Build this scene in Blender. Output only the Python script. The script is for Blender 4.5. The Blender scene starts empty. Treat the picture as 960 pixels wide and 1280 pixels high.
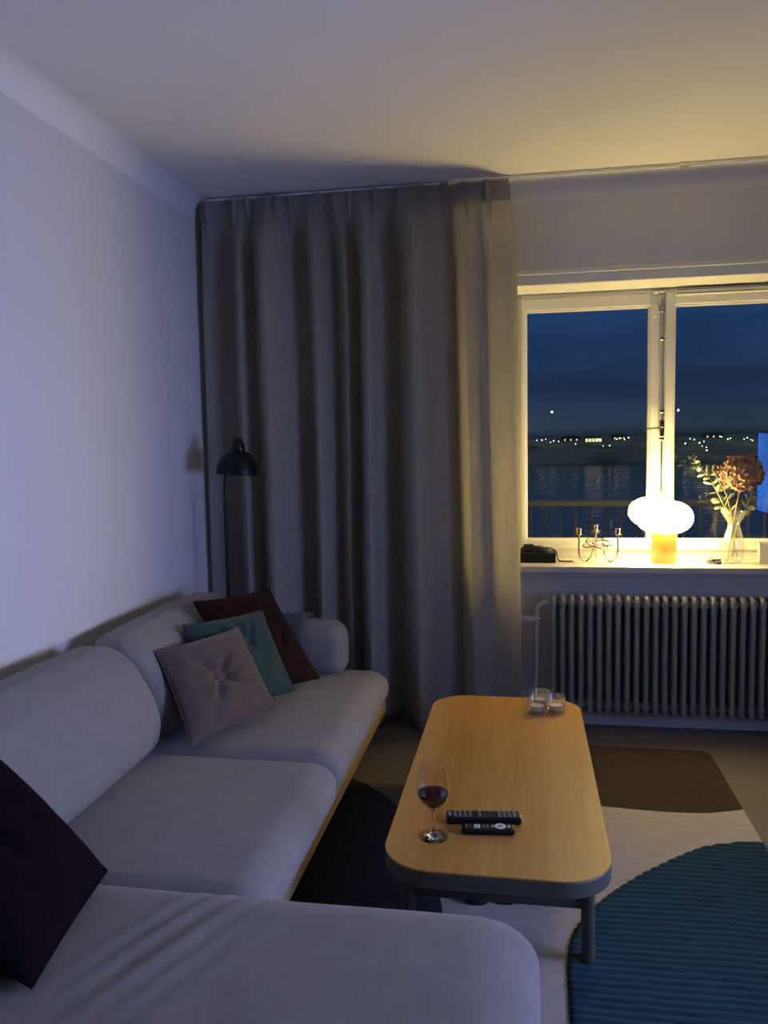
import bpy, bmesh, math, random
from mathutils import Vector, Matrix, noise
from math import sin, cos, pi, tan, sqrt, exp, radians
random.seed(7)
COL = bpy.context.scene.collection
SC = bpy.context.scene

# ------------------------------------------------------------------ helpers
def link(o, parent=None):
    COL.objects.link(o)
    if parent: o.parent = parent
    return o

def tag(o, label=None, cat=None, group=None, kind=None):
    if label: o['label'] = label
    if cat: o['category'] = cat
    if group: o['group'] = group
    if kind: o['kind'] = kind
    return o

def empty(name, loc, rz=0):
    o = bpy.data.objects.new(name, None)
    o.empty_display_size = .05
    o.location = loc; o.rotation_euler = (0, 0, rz)
    return link(o)

def obj(name, bm, m, parent=None, smooth=True, loc=None, bevel=0, sub=0, ang=40):
    """link a bmesh as ONE object; with a parent its coordinates are world coordinates
    unless loc is given (children keep the root's frame when the root is not at origin)."""
    bmesh.ops.recalc_face_normals(bm, faces=bm.faces)
    me = bpy.data.meshes.new(name)
    bm.to_mesh(me); bm.free()
    if isinstance(m, (list, tuple)):
        for k in m: me.materials.append(k)
    else:
        me.materials.append(m)
    if smooth:
        me.polygons.foreach_set('use_smooth', [True] * len(me.polygons))
        try: me.set_sharp_from_angle(angle=radians(ang))
        except Exception: pass
    o = bpy.data.objects.new(name, me)
    if loc: o.location = loc
    link(o, parent)
    if bevel:
        b = o.modifiers.new('bevel', 'BEVEL'); b.width = bevel; b.segments = 2; b.limit_method = 'ANGLE'
    if sub:
        s = o.modifiers.new('sub', 'SUBSURF'); s.levels = sub; s.render_levels = sub
    return o

def rel(root, p): return Vector(p) - root.location

def box(bm, x0, x1, y0, y1, z0, z1, M=None):
    r = bmesh.ops.create_cube(bm, size=1)
    for v in r['verts']:
        v.co = Vector((x0 + (v.co.x + .5) * (x1 - x0), y0 + (v.co.y + .5) * (y1 - y0), z0 + (v.co.z + .5) * (z1 - z0)))
        if M: v.co = M @ v.co
    return bm

def lathe(bm, prof, seg=32, c=(0, 0, 0), M=None):
    rings = []
    for r, z in prof:
        if r < 1e-6:
            p = Vector((0, 0, z)); p = (M @ p if M else p) + Vector(c)
            rings.append([bm.verts.new(p)])
        else:
            ring = []
            for i in range(seg):
                a = 2 * pi * i / seg
                p = Vector((r * cos(a), r * sin(a), z)); p = (M @ p if M else p) + Vector(c)
                ring.append(bm.verts.new(p))
            rings.append(ring)
    for A, B in zip(rings, rings[1:]):
        if len(A) == 1 and len(B) == 1: continue
        for i in range(seg):
            j = (i + 1) % seg
            if len(A) == 1: bm.faces.new((A[0], B[i], B[j]))
            elif len(B) == 1: bm.faces.new((A[i], A[j], B[0]))
            else: bm.faces.new((A[i], A[j], B[j], B[i]))
    return bm

def smooth_path(pts, n=8, closed=False):
    P = [Vector(p) for p in pts]; out = []
    N = len(P); R = N if closed else N - 1
    for i in range(R):
        p1, p2 = P[i], P[(i + 1) % N]
        p0 = P[i - 1] if (closed or i > 0) else p1
        p3 = P[(i + 2) % N] if (closed or i + 2 < N) else p2
        for k in range(n):
            t = k / n
            out.append(.5 * ((2 * p1) + (p2 - p0) * t + (2 * p0 - 5 * p1 + 4 * p2 - p3) * t * t + (3 * p1 - p0 - 3 * p2 + p3) * t ** 3))
    if not closed: out.append(P[-1])
    return out

def tube(bm, pts, r, seg=10, closed=False, cap=True):
    P = [Vector(p) for p in pts]; N = len(P)
    rad = r if callable(r) else (lambda t: r)
    rings = []; prev = None
    for i, p in enumerate(P):
        a = P[i - 1] if (i > 0 or closed) else p
        b = P[(i + 1) % N] if (i < N - 1 or closed) else p
        d = (b - a).normalized()
        if prev is None:
            n = d.orthogonal().normalized()
        else:
            n = (prev - d * prev.dot(d))
            n = n.normalized() if n.length > 1e-6 else d.orthogonal().normalized()
        prev = n; w = d.cross(n)
        rr = rad(i / max(1, N - 1))
        rings.append([bm.verts.new(p + (n * cos(2 * pi * k / seg) + w * sin(2 * pi * k / seg)) * rr) for k in range(seg)])
    for i in range(N if closed else N - 1):
        A, B = rings[i], rings[(i + 1) % N]
        for k in range(seg):
            j = (k + 1) % seg
            bm.faces.new((A[k], A[j], B[j], B[k]))
    if cap and not closed:
        bm.faces.new(rings[0]); bm.faces.new(rings[-1])
    return bm

def prism(bm, outline, z0, z1):
    a = [bm.verts.new((x, y, z0)) for x, y in outline]
    b = [bm.verts.new((x, y, z1)) for x, y in outline]
    bm.faces.new(a); bm.faces.new(b)
    n = len(a)
    for i in range(n):
        j = (i + 1) % n
        bm.faces.new((a[i], a[j], b[j], b[i]))
    return bm

def round_rect(x0, x1, y0, y1, r, n=12):
    out = []
    for cx, cy, a0 in ((x1 - r, y1 - r, 0), (x0 + r, y1 - r, 90), (x0 + r, y0 + r, 180), (x1 - r, y0 + r, 270)):
        for k in range(n + 1):
            a = radians(a0 + 90 * k / n)
            out.append((cx + r * cos(a), cy + r * sin(a)))
    return out

def rounded_box(hx, hy, hz, r, n=(8, 8, 4), nr=4):
    """closed box with round edges and a fine surface grid, centred on the origin"""
    bm = bmesh.new(); H = (hx, hy, hz)
    def samples(h, k):
        f = h - r
        s = [-f - r * tan(pi / 4 * (nr - i) / nr) for i in range(nr)]
        s += [-f + 2 * f * i / k for i in range(k + 1)]
        s += [f + r * tan(pi / 4 * (i + 1) / nr) for i in range(nr)]
        return s
    S = [samples(H[i], n[i]) for i in range(3)]
    cache = {}
    def vert(p):
        q = [max(-(H[i] - r), min(H[i] - r, p[i])) for i in range(3)]
        d = Vector(p) - Vector(q)
        if d.length > 1e-9: d = d.normalized() * r
        c = Vector(q) + d
        key = (round(c.x, 6), round(c.y, 6), round(c.z, 6))
        if key not in cache: cache[key] = bm.verts.new(c)
        return cache[key]
    for ax in range(3):
        u, w = [(1, 2), (0, 2), (0, 1)][ax]
        for s in (-1, 1):
            for i in range(len(S[u]) - 1):
                for j in range(len(S[w]) - 1):
                    vs = []
                    for a, b in ((i, j), (i + 1, j), (i + 1, j + 1), (i, j + 1)):
                        p = [0, 0, 0]; p[ax] = s * H[ax]; p[u] = S[u][a]; p[w] = S[w][b]
                        v = vert(p)
                        if v not in vs: vs.append(v)
                    if len(vs) >= 3:
                        try: bm.faces.new(vs)
                        except ValueError: pass
    return bm

def nz(p, s=1.0): return noise.noise(Vector(p) * s)

# ---------------------------------------------------------------- materials
def new_mat(name):
    m = bpy.data.materials.new(name); m.use_nodes = True
    nt = m.node_tree; nt.nodes.clear()
    out = nt.nodes.new('ShaderNodeOutputMaterial')
    return m, nt, out

def principled(name, col, rough=.5, metal=0., var=.0, vscale=8., bump=.0, bscale=200., spec=.5, sheen=0., stretch=(1, 1, 1), coat=0.):
    m, nt, out = new_mat(name)
    b = nt.nodes.new('ShaderNodeBsdfPrincipled')
    b.inputs['Roughness'].default_value = rough
    b.inputs['Metallic'].default_value = metal
    b.inputs['Specular IOR Level'].default_value = spec
    if sheen: b.inputs['Sheen Weight'].default_value = sheen
    if coat: b.inputs['Coat Weight'].default_value = coat
    tc = nt.nodes.new('ShaderNodeTexCoord'); mp = nt.nodes.new('ShaderNodeMapping')
    mp.inputs['Scale'].default_value = stretch
    nt.links.new(tc.outputs['Object'], mp.inputs['Vector'])
    n = nt.nodes.new('ShaderNodeTexNoise'); n.inputs['Scale'].default_value = vscale; n.inputs['Detail'].default_value = 4
    nt.links.new(mp.outputs[0], n.inputs['Vector'])
    rp = nt.nodes.new('ShaderNodeValToRGB')
    c0 = [max(0, c * (1 - var)) for c in col[:3]]; c1 = [min(1, c * (1 + var)) for c in col[:3]]
    rp.color_ramp.elements[0].position = .3; rp.color_ramp.elements[1].position = .7
    rp.color_ramp.elements[0].color = (*c0, 1); rp.color_ramp.elements[1].color = (*c1, 1)
    nt.links.new(n.outputs[0], rp.inputs[0]); nt.links.new(rp.outputs[0], b.inputs['Base Color'])
    if bump:
        n2 = nt.nodes.new('ShaderNodeTexNoise'); n2.inputs['Scale'].default_value = bscale; n2.inputs['Detail'].default_value = 3
        nt.links.new(mp.outputs[0], n2.inputs['Vector'])
        bp = nt.nodes.new('ShaderNodeBump'); bp.inputs['Strength'].default_value = bump; bp.inputs['Distance'].default_value = .004
        nt.links.new(n2.outputs[0], bp.inputs['Height']); nt.links.new(bp.outputs[0], b.inputs['Normal'])
    nt.links.new(b.outputs[0], out.inputs[0])
    return m

def emit(name, col, s):
    m, nt, out = new_mat(name)
    e = nt.nodes.new('ShaderNodeEmission'); e.inputs[0].default_value = (*col, 1); e.inputs[1].default_value = s
    nt.links.new(e.outputs[0], out.inputs[0]); return m

def thin_glass(name, tint=(1, 1, 1), rough=0., ior=1.5, milk=0.):
    m, nt, out = new_mat(name)
    g = nt.nodes.new('ShaderNodeNewGeometry')
    mi = nt.nodes.new('ShaderNodeMix'); mi.inputs[2].default_value = ior; mi.inputs[3].default_value = 1 / ior
    nt.links.new(g.outputs['Backfacing'], mi.inputs[0])
    f = nt.nodes.new('ShaderNodeFresnel'); nt.links.new(mi.outputs[0], f.inputs[0])
    t = nt.nodes.new('ShaderNodeBsdfTransparent'); t.inputs[0].default_value = (*tint, 1)
    gl = nt.nodes.new('ShaderNodeBsdfGlossy'); gl.inputs['Roughness'].default_value = rough
    mx = nt.nodes.new('ShaderNodeMixShader')
    nt.links.new(f.outputs[0], mx.inputs[0]); nt.links.new(t.outputs[0], mx.inputs[1]); nt.links.new(gl.outputs[0], mx.inputs[2])
    if milk:                                         # slightly cloudy pressed glass
        df = nt.nodes.new('ShaderNodeBsdfDiffuse'); tr = nt.nodes.new('ShaderNodeBsdfTranslucent'); a_ = nt.nodes.new('ShaderNodeMixShader'); b_ = nt.nodes.new('ShaderNodeMixShader')
        df.inputs[0].default_value = tr.inputs[0].default_value = (.85, .85, .83, 1)
        nt.links.new(df.outputs[0], a_.inputs[1]); nt.links.new(tr.outputs[0], a_.inputs[2])
        b_.inputs[0].default_value = milk
        nt.links.new(mx.outputs[0], b_.inputs[1]); nt.links.new(a_.outputs[0], b_.inputs[2]); mx = b_
    nt.links.new(mx.outputs[0], out.inputs[0]); return m

def solid_glass(name, col=(1, 1, 1), ior=1.45, rough=0.):
    m, nt, out = new_mat(name)
    g = nt.nodes.new('ShaderNodeBsdfGlass'); g.inputs['Color'].default_value = (*col, 1); g.inputs['IOR'].default_value = ior
    g.inputs['Roughness'].default_value = rough
    nt.links.new(g.outputs[0], out.inputs[0]); return m

def linen(name, col, transl, tcol):
    m, nt, out = new_mat(name)
    tc = nt.nodes.new('ShaderNodeTexCoord')
    def streak(sc, k):
        mp = nt.nodes.new('ShaderNodeMapping'); mp.inputs['Scale'].default_value = sc
        nt.links.new(tc.outputs['Object'], mp.inputs['Vector'])
        n = nt.nodes.new('ShaderNodeTexNoise'); n.inputs['Scale'].default_value = k; n.inputs['Detail'].default_value = 3
        nt.links.new(mp.outputs[0], n.inputs['Vector']); return n
    a = streak((25, 1, 600), 1.0); b = streak((600, 1, 25), 1.0)
    mx = nt.nodes.new('ShaderNodeMath'); mx.operation = 'ADD'
    nt.links.new(a.outputs[0], mx.inputs[0]); nt.links.new(b.outputs[0], mx.inputs[1])
    mul = nt.nodes.new('ShaderNodeMath'); mul.operation = 'MULTIPLY'; mul.inputs[1].default_value = .5
    nt.links.new(mx.outputs[0], mul.inputs[0])
    rp = nt.nodes.new('ShaderNodeValToRGB')
    rp.color_ramp.elements[0].position = .33; rp.color_ramp.elements[1].position = .67
    rp.color_ramp.elements[0].color = (*[c * .8 for c in col], 1); rp.color_ramp.elements[1].color = (*[min(1, c * 1.18) for c in col], 1)
    nt.links.new(mul.outputs[0], rp.inputs[0])
    bp = nt.nodes.new('ShaderNodeBump'); bp.inputs['Strength'].default_value = .25; bp.inputs['Distance'].default_value = .003
    nt.links.new(mul.outputs[0], bp.inputs['Height'])
    d = nt.nodes.new('ShaderNodeBsdfDiffuse'); t = nt.nodes.new('ShaderNodeBsdfTranslucent')
    rt = nt.nodes.new('ShaderNodeValToRGB'); rt.color_ramp.elements[0].position = .33; rt.color_ramp.elements[1].position = .67
    rt.color_ramp.elements[0].color = (*[c * .8 for c in tcol], 1); rt.color_ramp.elements[1].color = (*[min(1, c * 1.2) for c in tcol], 1)
    nt.links.new(mul.outputs[0], rt.inputs[0])
    for s, rr_ in ((d, rp), (t, rt)):
        nt.links.new(rr_.outputs[0], s.inputs[0]); nt.links.new(bp.outputs[0], s.inputs['Normal'])
    mix = nt.nodes.new('ShaderNodeMixShader'); mix.inputs[0].default_value = transl
    nt.links.new(d.outputs[0], mix.inputs[1]); nt.links.new(t.outputs[0], mix.inputs[2])
    nt.links.new(mix.outputs[0], out.inputs[0]); return m

def oak(name, dark, mid, light, rough=.42):
    m, nt, out = new_mat(name)
    tc = nt.nodes.new('ShaderNodeTexCoord'); mp = nt.nodes.new('ShaderNodeMapping')
    mp.inputs['Scale'].default_value = (14, .9, 14)
    nt.links.new(tc.outputs['Object'], mp.inputs['Vector'])
    n = nt.nodes.new('ShaderNodeTexNoise'); n.inputs['Scale'].default_value = 3.2; n.inputs['Detail'].default_value = 8; n.inputs['Roughness'].default_value = .65
    nt.links.new(mp.outputs[0], n.inputs['Vector'])
    mp2 = nt.nodes.new('ShaderNodeMapping'); mp2.inputs['Scale'].default_value = (9, .05, 1)
    nt.links.new(tc.outputs['Object'], mp2.inputs['Vector'])
    v = nt.nodes.new('ShaderNodeTexNoise'); v.inputs['Scale'].default_value = 1.; v.inputs['Detail'].default_value = 0
    nt.links.new(mp2.outputs[0], v.inputs['Vector'])
    ad = nt.nodes.new('ShaderNodeMath'); ad.operation = 'ADD'
    nt.links.new(n.outputs[0], ad.inputs[0]); nt.links.new(v.outputs[0], ad.inputs[1])
    ml = nt.nodes.new('ShaderNodeMath'); ml.operation = 'MULTIPLY'; ml.inputs[1].default_value = .5
    nt.links.new(ad.outputs[0], ml.inputs[0])
    rp = nt.nodes.new('ShaderNodeValToRGB')
    rp.color_ramp.elements[0].position = .35; rp.color_ramp.elements[0].color = (*dark, 1)
    rp.color_ramp.elements[1].position = .68; rp.color_ramp.elements[1].color = (*light, 1)
    e = rp.color_ramp.elements.new(.5); e.color = (*mid, 1)
    nt.links.new(ml.outputs[0], rp.inputs[0])
    b = nt.nodes.new('ShaderNodeBsdfPrincipled'); b.inputs['Roughness'].default_value = rough
    bp = nt.nodes.new('ShaderNodeBump'); bp.inputs['Strength'].default_value = .08; bp.inputs['Distance'].default_value = .002
    nt.links.new(n.outputs[0], bp.inputs['Height']); nt.links.new(bp.outputs[0], b.inputs['Normal'])
    nt.links.new(rp.outputs[0], b.inputs['Base Color']); nt.links.new(b.outputs[0], out.inputs[0]); return m

M = {}
M['wall'] = principled('wall_paint', (.66, .66, .66), .85, var=.015, vscale=3, bump=.04, bscale=300, spec=.2)
M['wall_dark'] = principled('low_bounce_wall', (.22, .22, .23), .85, var=.015, vscale=3, spec=.2)  # for the unseen walls, made darker to cut bounced light
M['ceil'] = principled('ceiling_paint', (.80, .79, .77), .9, var=.01, vscale=2, bump=.03, bscale=200, spec=.2)
M['cove'] = principled('cove_paint', (.80, .79, .78), .9, var=.01, vscale=2, spec=.2)
M['floor'] = principled('floor_linoleum', (.165, .143, .120), .5, var=.06, vscale=5, bump=.03, bscale=90, spec=.4)
M['white'] = principled('white_lacquer', (.80, .79, .75), .35, var=.015, vscale=6, spec=.5)
M['marble'] = principled('pale_marble', (.72, .69, .63), .22, var=.07, vscale=9, stretch=(1, 3, 1), spec=.5)
M['rad'] = principled('radiator_enamel', (.30, .30, .285), .35, var=.02, vscale=5)
M['sofa'] = principled('sofa_velour', (.245, .225, .212), .9, var=.06, vscale=14, bump=.12, bscale=420, spec=.12, sheen=.12)
M['ash'] = oak('pale_ash', (.30, .225, .125), (.37, .28, .165), (.42, .32, .20), .5)
M['oak'] = oak('oak_veneer', (.41, .20, .038), (.50, .27, .062), (.57, .325, .09), .38)
M['tabledark'] = principled('grey_green_lacquer', (.105, .098, .075), .5, var=.06, vscale=10)
M['black'] = principled('black_metal', (.005, .006, .008), .35, var=.05, spec=.3)
M['blackplastic'] = principled('black_plastic', (.006, .006, .007), .45, var=.1, vscale=30, spec=.3)
M['rubber'] = principled('matt_black', (.010, .010, .011), .7, var=.1)
M['steel'] = principled('polished_steel', (.50, .42, .36), .22, metal=1, var=.03)
M['chrome'] = principled('chrome', (.7, .66, .58), .2, metal=1, var=.03)
M['taupe'] = principled('taupe_velvet', (.118, .084, .066), .9, var=.08, vscale=22, bump=.1, bscale=400, spec=.1, sheen=.2)
M['teal'] = principled('teal_cotton', (.026, .057, .048), .85, var=.08, vscale=18, bump=.12, bscale=420, spec=.15, sheen=.15)
M['burg'] = principled('burgundy_cotton', (.021, .0070, .0065), .9, var=.15, vscale=18, bump=.12, bscale=420, spec=.06, sheen=.03)
M['aubergine'] = principled('aubergine_cotton', (.0095, .0045, .0065), .9, var=.15, vscale=18, bump=.12, bscale=420, spec=.05)
M['pipe'] = principled('pipe_enamel', (.55, .55, .54), .35, var=.02)
M['throw'] = principled('slate_throw', (.085, .088, .11), 1, var=.2, vscale=40, bump=.4, bscale=300, spec=.05, sheen=.2)
M['linen'] = linen('linen_cloth', (.435, .415, .385), .47, (.90, .83, .70))
M['linen_tape'] = principled('linen_heading', (.36, .33, .295), .95, var=.1, vscale=60, bump=.2, bscale=400, spec=.05)
M['pane'] = thin_glass('window_glass')
M['clear'] = thin_glass('clear_glass_thin', (.985, .99, .985), ior=1.45)
M['thick'] = thin_glass('thick_clear_glass', (.97, .975, .97), ior=1.75, milk=.07)
M['glass'] = solid_glass('clear_glass')
M['wine'] = principled('red_wine', (.030, .002, .003), .08, var=.02, spec=.2)
M['wax'] = principled('white_wax', (.80, .78, .72), .5, var=.03)
M['foil'] = principled('tealight_foil', (.42, .42, .46), .35, metal=.9, var=.05)
M['wick'] = principled('wick', (.03, .02, .02), .9)
M['petal'] = principled('dried_petal', (.36, .23, .17), .85, var=.25, vscale=30, spec=.1)
M['stem'] = principled('dry_stem', (.40, .27, .11), .7, var=.15, vscale=40)
M['leaf'] = principled('eucalyptus_leaf', (.30, .36, .20), .6, var=.18, vscale=30, spec=.3)
M['twig'] = principled('eucalyptus_twig', (.36, .30, .14), .7, var=.15, vscale=40)
M['card'] = principled('white_card', (.72, .68, .60), .6, var=.03)
M['paper'] = principled('page_paper', (.62, .58, .50), .8, var=.06, stretch=(1, 1, 60), vscale=4)
M['tin'] = principled('dark_tin', (.10, .09, .08), .3, metal=.9, var=.1)
M['greybtn'] = principled('grey_button', (.26, .26, .28), .5, var=.05)
M['whitebtn'] = principled('white_button', (.70, .70, .74), .4, var=.03)
M['navybtn'] = principled('blue_button', (.05, .06, .16), .4, var=.03)
M['brown_rug'] = principled('brown_wool', (.062, .040, .022), 1, var=.2, vscale=26, bump=.5, bscale=160, spec=.02, sheen=.1)
M['cream_rug'] = principled('cream_wool', (.52, .455, .375), 1, var=.10, vscale=34, bump=.5, bscale=170, spec=.02, sheen=.1, stretch=(.5, 1.6, 1))
M['blue_rug'] = principled('petrol_wool', (.020, .058, .080), 1, var=.22, vscale=40, bump=.5, bscale=200, spec=.02, sheen=.1, stretch=(.4, 1.6, 1))
M['dark_rug'] = principled('charcoal_wool', (.030, .029, .036), 1, var=.2, vscale=30, bump=.5, bscale=170, spec=.02, sheen=.1)
M['lampshade'] = emit('lit_opal_glass', (1, .745, .27), 80.)
M['railing'] = principled('galvanised_railing', (.22, .23, .20), .5, metal=.2, var=.1)
M['balcony'] = principled('balcony_concrete', (.16, .16, .15), .9, var=.15)
M['shore'] = principled('night_hills', (.24, .25, .17), 1, var=.4, vscale=.03, spec=0)
M['far_wall'] = principled('far_facade', (.16, .16, .15), 1, var=.1, spec=0)
M['far_lit'] = emit('far_lit_window', (1, .86, .5), 1.1)
M['far_bulb'] = emit('far_street_bulb', (1, .88, .62), 9.)
M['mast_bulb'] = emit('mast_bulb', (1, .97, .85), 14.)
M['slipper'] = principled('dark_felt', (.014, .014, .02), .95, var=.15, vscale=60, bump=.3, bscale=300, spec=.05)
M['amber'] = None
m, nt, out = new_mat('amber_glass')          # amber glass glowing from the bulb inside
e = nt.nodes.new('ShaderNodeEmission'); tc = nt.nodes.new('ShaderNodeTexCoord'); sx = nt.nodes.new('ShaderNodeSeparateXYZ')
nt.links.new(tc.outputs['Generated'], sx.inputs[0])
rp = nt.nodes.new('ShaderNodeValToRGB')
rp.color_ramp.elements[0].color = (.80, .30, .035, 1); rp.color_ramp.elements[1].color = (1.0, .55, .10, 1)
nt.links.new(sx.outputs['Z'], rp.inputs[0]); nt.links.new(rp.outputs[0], e.inputs[0]); e.inputs[1].default_value = .62
g = nt.nodes.new('ShaderNodeBsdfPrincipled'); g.inputs['Base Color'].default_value = (.32, .11, .012, 1); g.inputs['Roughness'].default_value = .15
ad = nt.nodes.new('ShaderNodeAddShader')
nt.links.new(e.outputs[0], ad.inputs[0]); nt.links.new(g.outputs[0], ad.inputs[1]); nt.links.new(ad.outputs[0], out.inputs[0])
M['amber'] = m
m, nt, out = new_mat('tv_picture')           # the picture on the television
tc = nt.nodes.new('ShaderNodeTexCoord'); sx = nt.nodes.new('ShaderNodeSeparateXYZ')
nt.links.new(tc.outputs['Generated'], sx.inputs[0])
rp = nt.nodes.new('ShaderNodeValToRGB')
rp.color_ramp.elements[0].position = .12; rp.color_ramp.elements[0].color = (.022, .15, .64, 1)
rp.color_ramp.elements[1].position = .42; rp.color_ramp.elements[1].color = (.10, .13, .26, 1)
nt.links.new(sx.outputs['Y'], rp.inputs[0])
n = nt.nodes.new('ShaderNodeTexNoise'); n.inputs['Scale'].default_value = 2.3
nt.links.new(tc.outputs['Generated'], n.inputs['Vector'])
r2 = nt.nodes.new('ShaderNodeValToRGB'); r2.color_ramp.elements[0].position = .35; r2.color_ramp.elements[1].position = .6
r2.color_ramp.elements[0].color = (.5, .55, .7, 1); r2.color_ramp.elements[1].color = (1.1, 1.1, 1.1, 1)
nt.links.new(n.outputs[0], r2.inputs[0])
mm = nt.nodes.new('ShaderNodeMix'); mm.data_type = 'RGBA'; mm.blend_type = 'MULTIPLY'; mm.inputs[0].default_value = 1
nt.links.new(rp.outputs[0], mm.inputs[6]); nt.links.new(r2.outputs[0], mm.inputs[7])
TV_E = nt.nodes.new('ShaderNodeEmission'); TV_E.inputs[1].default_value = 15.
nt.links.new(mm.outputs[2], TV_E.inputs[0]); nt.links.new(TV_E.outputs[0], out.inputs[0])
M['tv_picture'] = m
m, nt, out = new_mat('night_water')
b = nt.nodes.new('ShaderNodeBsdfPrincipled'); b.inputs['Base Color'].default_value = (.10, .115, .10, 1); b.inputs['Roughness'].default_value = .12
b.inputs['Specular IOR Level'].default_value = .12
tc = nt.nodes.new('ShaderNodeTexCoord'); n = nt.nodes.new('ShaderNodeTexNoise'); n.inputs['Scale'].default_value = .25
bp = nt.nodes.new('ShaderNodeBump'); bp.inputs['Strength'].default_value = .5; bp.inputs['Distance'].default_value = .6
nt.links.new(tc.outputs['Object'], n.inputs['Vector']); nt.links.new(n.outputs[0], bp.inputs['Height']); nt.links.new(bp.outputs[0], b.inputs['Normal'])
nt.links.new(b.outputs[0], out.inputs[0]); M['water'] = m

# ------------------------------------------------------------------- room
L, RX, YF, YB, C = -1.545, 2.0, 3.80, -4.2, 2.51
YG = 4.05
OX0, OX1, OZ0, OZ1 = -.03, 1.32, .73, 2.045      # window opening
def struct(name, bm, m, parent=None, smooth=False, bevel=0):
    o = obj(name, bm, m, parent, smooth, bevel=bevel)
    if not parent: o['kind'] = 'structure'
    return o
struct('floor', box(bmesh.new(), L - .1, RX + .1, YB - .1, YF + .25, -.1, 0), M['floor'])
struct('ceiling', box(bmesh.new(), L - .1, RX + .1, YB - .1, YF + .25, C, C + .1), M['ceil'])
struct('wall_left', box(bmesh.new(), L - .1, L, YB - .1, YF + .25, 0, C), M['wall'])
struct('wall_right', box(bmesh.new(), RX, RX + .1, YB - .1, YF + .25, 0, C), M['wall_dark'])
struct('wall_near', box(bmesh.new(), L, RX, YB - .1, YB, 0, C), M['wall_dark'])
bm = bmesh.new()
box(bm, L, OX0, YF, YF + .25, 0, C); box(bm, OX1, RX, YF, YF + .25, 0, C)
box(bm, OX0, OX1, YF, YF + .25, 0, OZ0); box(bm, OX0, OX1, YF, YF + .25, OZ1, C)
struct('wall_far', bm, M['wall'])
# coves between walls and ceiling
def cove(name, p0, p1, inward):
    bm = bmesh.new(); d = .09; w = .075
    prof = [(0, C), (0, C - d)]
    for k in range(9):
        a = pi / 2 * k / 8
        prof.append((w - w * cos(a), C - d + d * sin(a)))
    prof = prof[:2] + prof[2:]
    rings = []
    for p in (p0, p1):
        rings.append([bm.verts.new((p[0] + inward[0] * u, p[1] + inward[1] * u, z)) for u, z in prof[1:]])
    A, B = rings
    for i in range(len(A) - 1): bm.faces.new((A[i], A[i + 1], B[i + 1], B[i]))
    # hidden back edge closes it against wall and ceiling
    for ring, p in zip(rings, (p0, p1)):
        v = bm.verts.new((p[0], p[1], C)); ring.append(v)
    bm.faces.new((A[0], B[0], B[-1], A[-1])); bm.faces.new((A[-2], A[-1], B[-1], B[-2]))
    bm.faces.new(A); bm.faces.new(B)
    o = obj(name, bm, M['cove'], ang=60); o['kind'] = 'structure'
cove('trim_1', (L, YB), (L, YF), (1, 0))
cove('trim_2', (L, YF), (RX, YF), (0, -1))
cove('trim_3', (RX, YB), (RX, YF), (-1, 0))
def skirting(name, x0, x1, y0, y1):
    bm = bmesh.new(); box(bm, x0, x1, y0, y1, 0, .07)
    struct(name, bm, M['white'], bevel=.004)
skirting('baseboard_far', L, RX, YF - .016, YF)
skirting('baseboard_left', L, L + .016, YB, YF - .016)
skirting('baseboard_right', RX - .016, RX, YB, YF - .016)

# ----------------------------------------------------------------- window
win = empty('window_1', (0, YG, OZ0)); tag(win, 'white two sash window with night view above the radiator', 'window', kind='structure')
def wpart(name, bm, m, parent=win, **k):
    for v in bm.verts: v.co -= win.location
    return obj(name, bm, m, parent, **k)
def ring_frame(bm, x0, x1, z0, z1, wl, wr, wb, wt, y0, y1):
    box(bm, x0, x0 + wl, y0, y1, z0, z1); box(bm, x1 - wr, x1, y0, y1, z0, z1)
    box(bm, x0 + wl, x1 - wr, y0, y1, z0, z0 + wb); box(bm, x0 + wl, x1 - wr, y0, y1, z1 - wt, z1)
bm = bmesh.new()                               # architrave round the opening
for k, (w0, w1, t) in enumerate(((.0, .045, .014), (.045, .066, .024))):
    ring = [(OX0 - w1, OX0 - w0), (OX1 + w0, OX1 + w1)]
    for a, b_ in ring: box(bm, a, b_, YF - t, YF, OZ0 - .0, OZ1 + w0)
    box(bm, OX0 - w1, OX1 + w1, YF - t, YF, OZ1 + w0, OZ1 + w1)
wpart('architrave', bm, M['white'], smooth=False, bevel=.004)
bm = bmesh.new(); ring_frame(bm, OX0, OX1, .76, OZ1, .02, .02, .045, .022, 4.02, 4.10)
box(bm, .627, .663, 4.02, 4.10, .8, 2.03)
wpart('window_frame', bm, M['white'], smooth=False, bevel=.004)
for sx0, sx1, gl, gr in ((-.012, .633, .017, .583), (.657, 1.302, .707, 1.262)):
    bm = bmesh.new(); ring_frame(bm, sx0, sx1, .803, 2.021, gl - sx0 - .008, sx1 - gr - .008, .046, .056, 4.004, 4.05)
    s = wpart('sash', bm, M['white'], smooth=False, bevel=.005)
    bm = bmesh.new(); ring_frame(bm, gl - .009, gr + .009, .848, 1.966, .009, .009, .009, .009, 4.013, 4.046)
    wpart('glazing_bead', bm, M['white'], s, smooth=False, bevel=.003)
    bm = bmesh.new(); box(bm, gl, gr, 4.034, 4.038, .857, 1.957)
    p = wpart('pane', bm, M['pane'], s, smooth=False)
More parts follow.
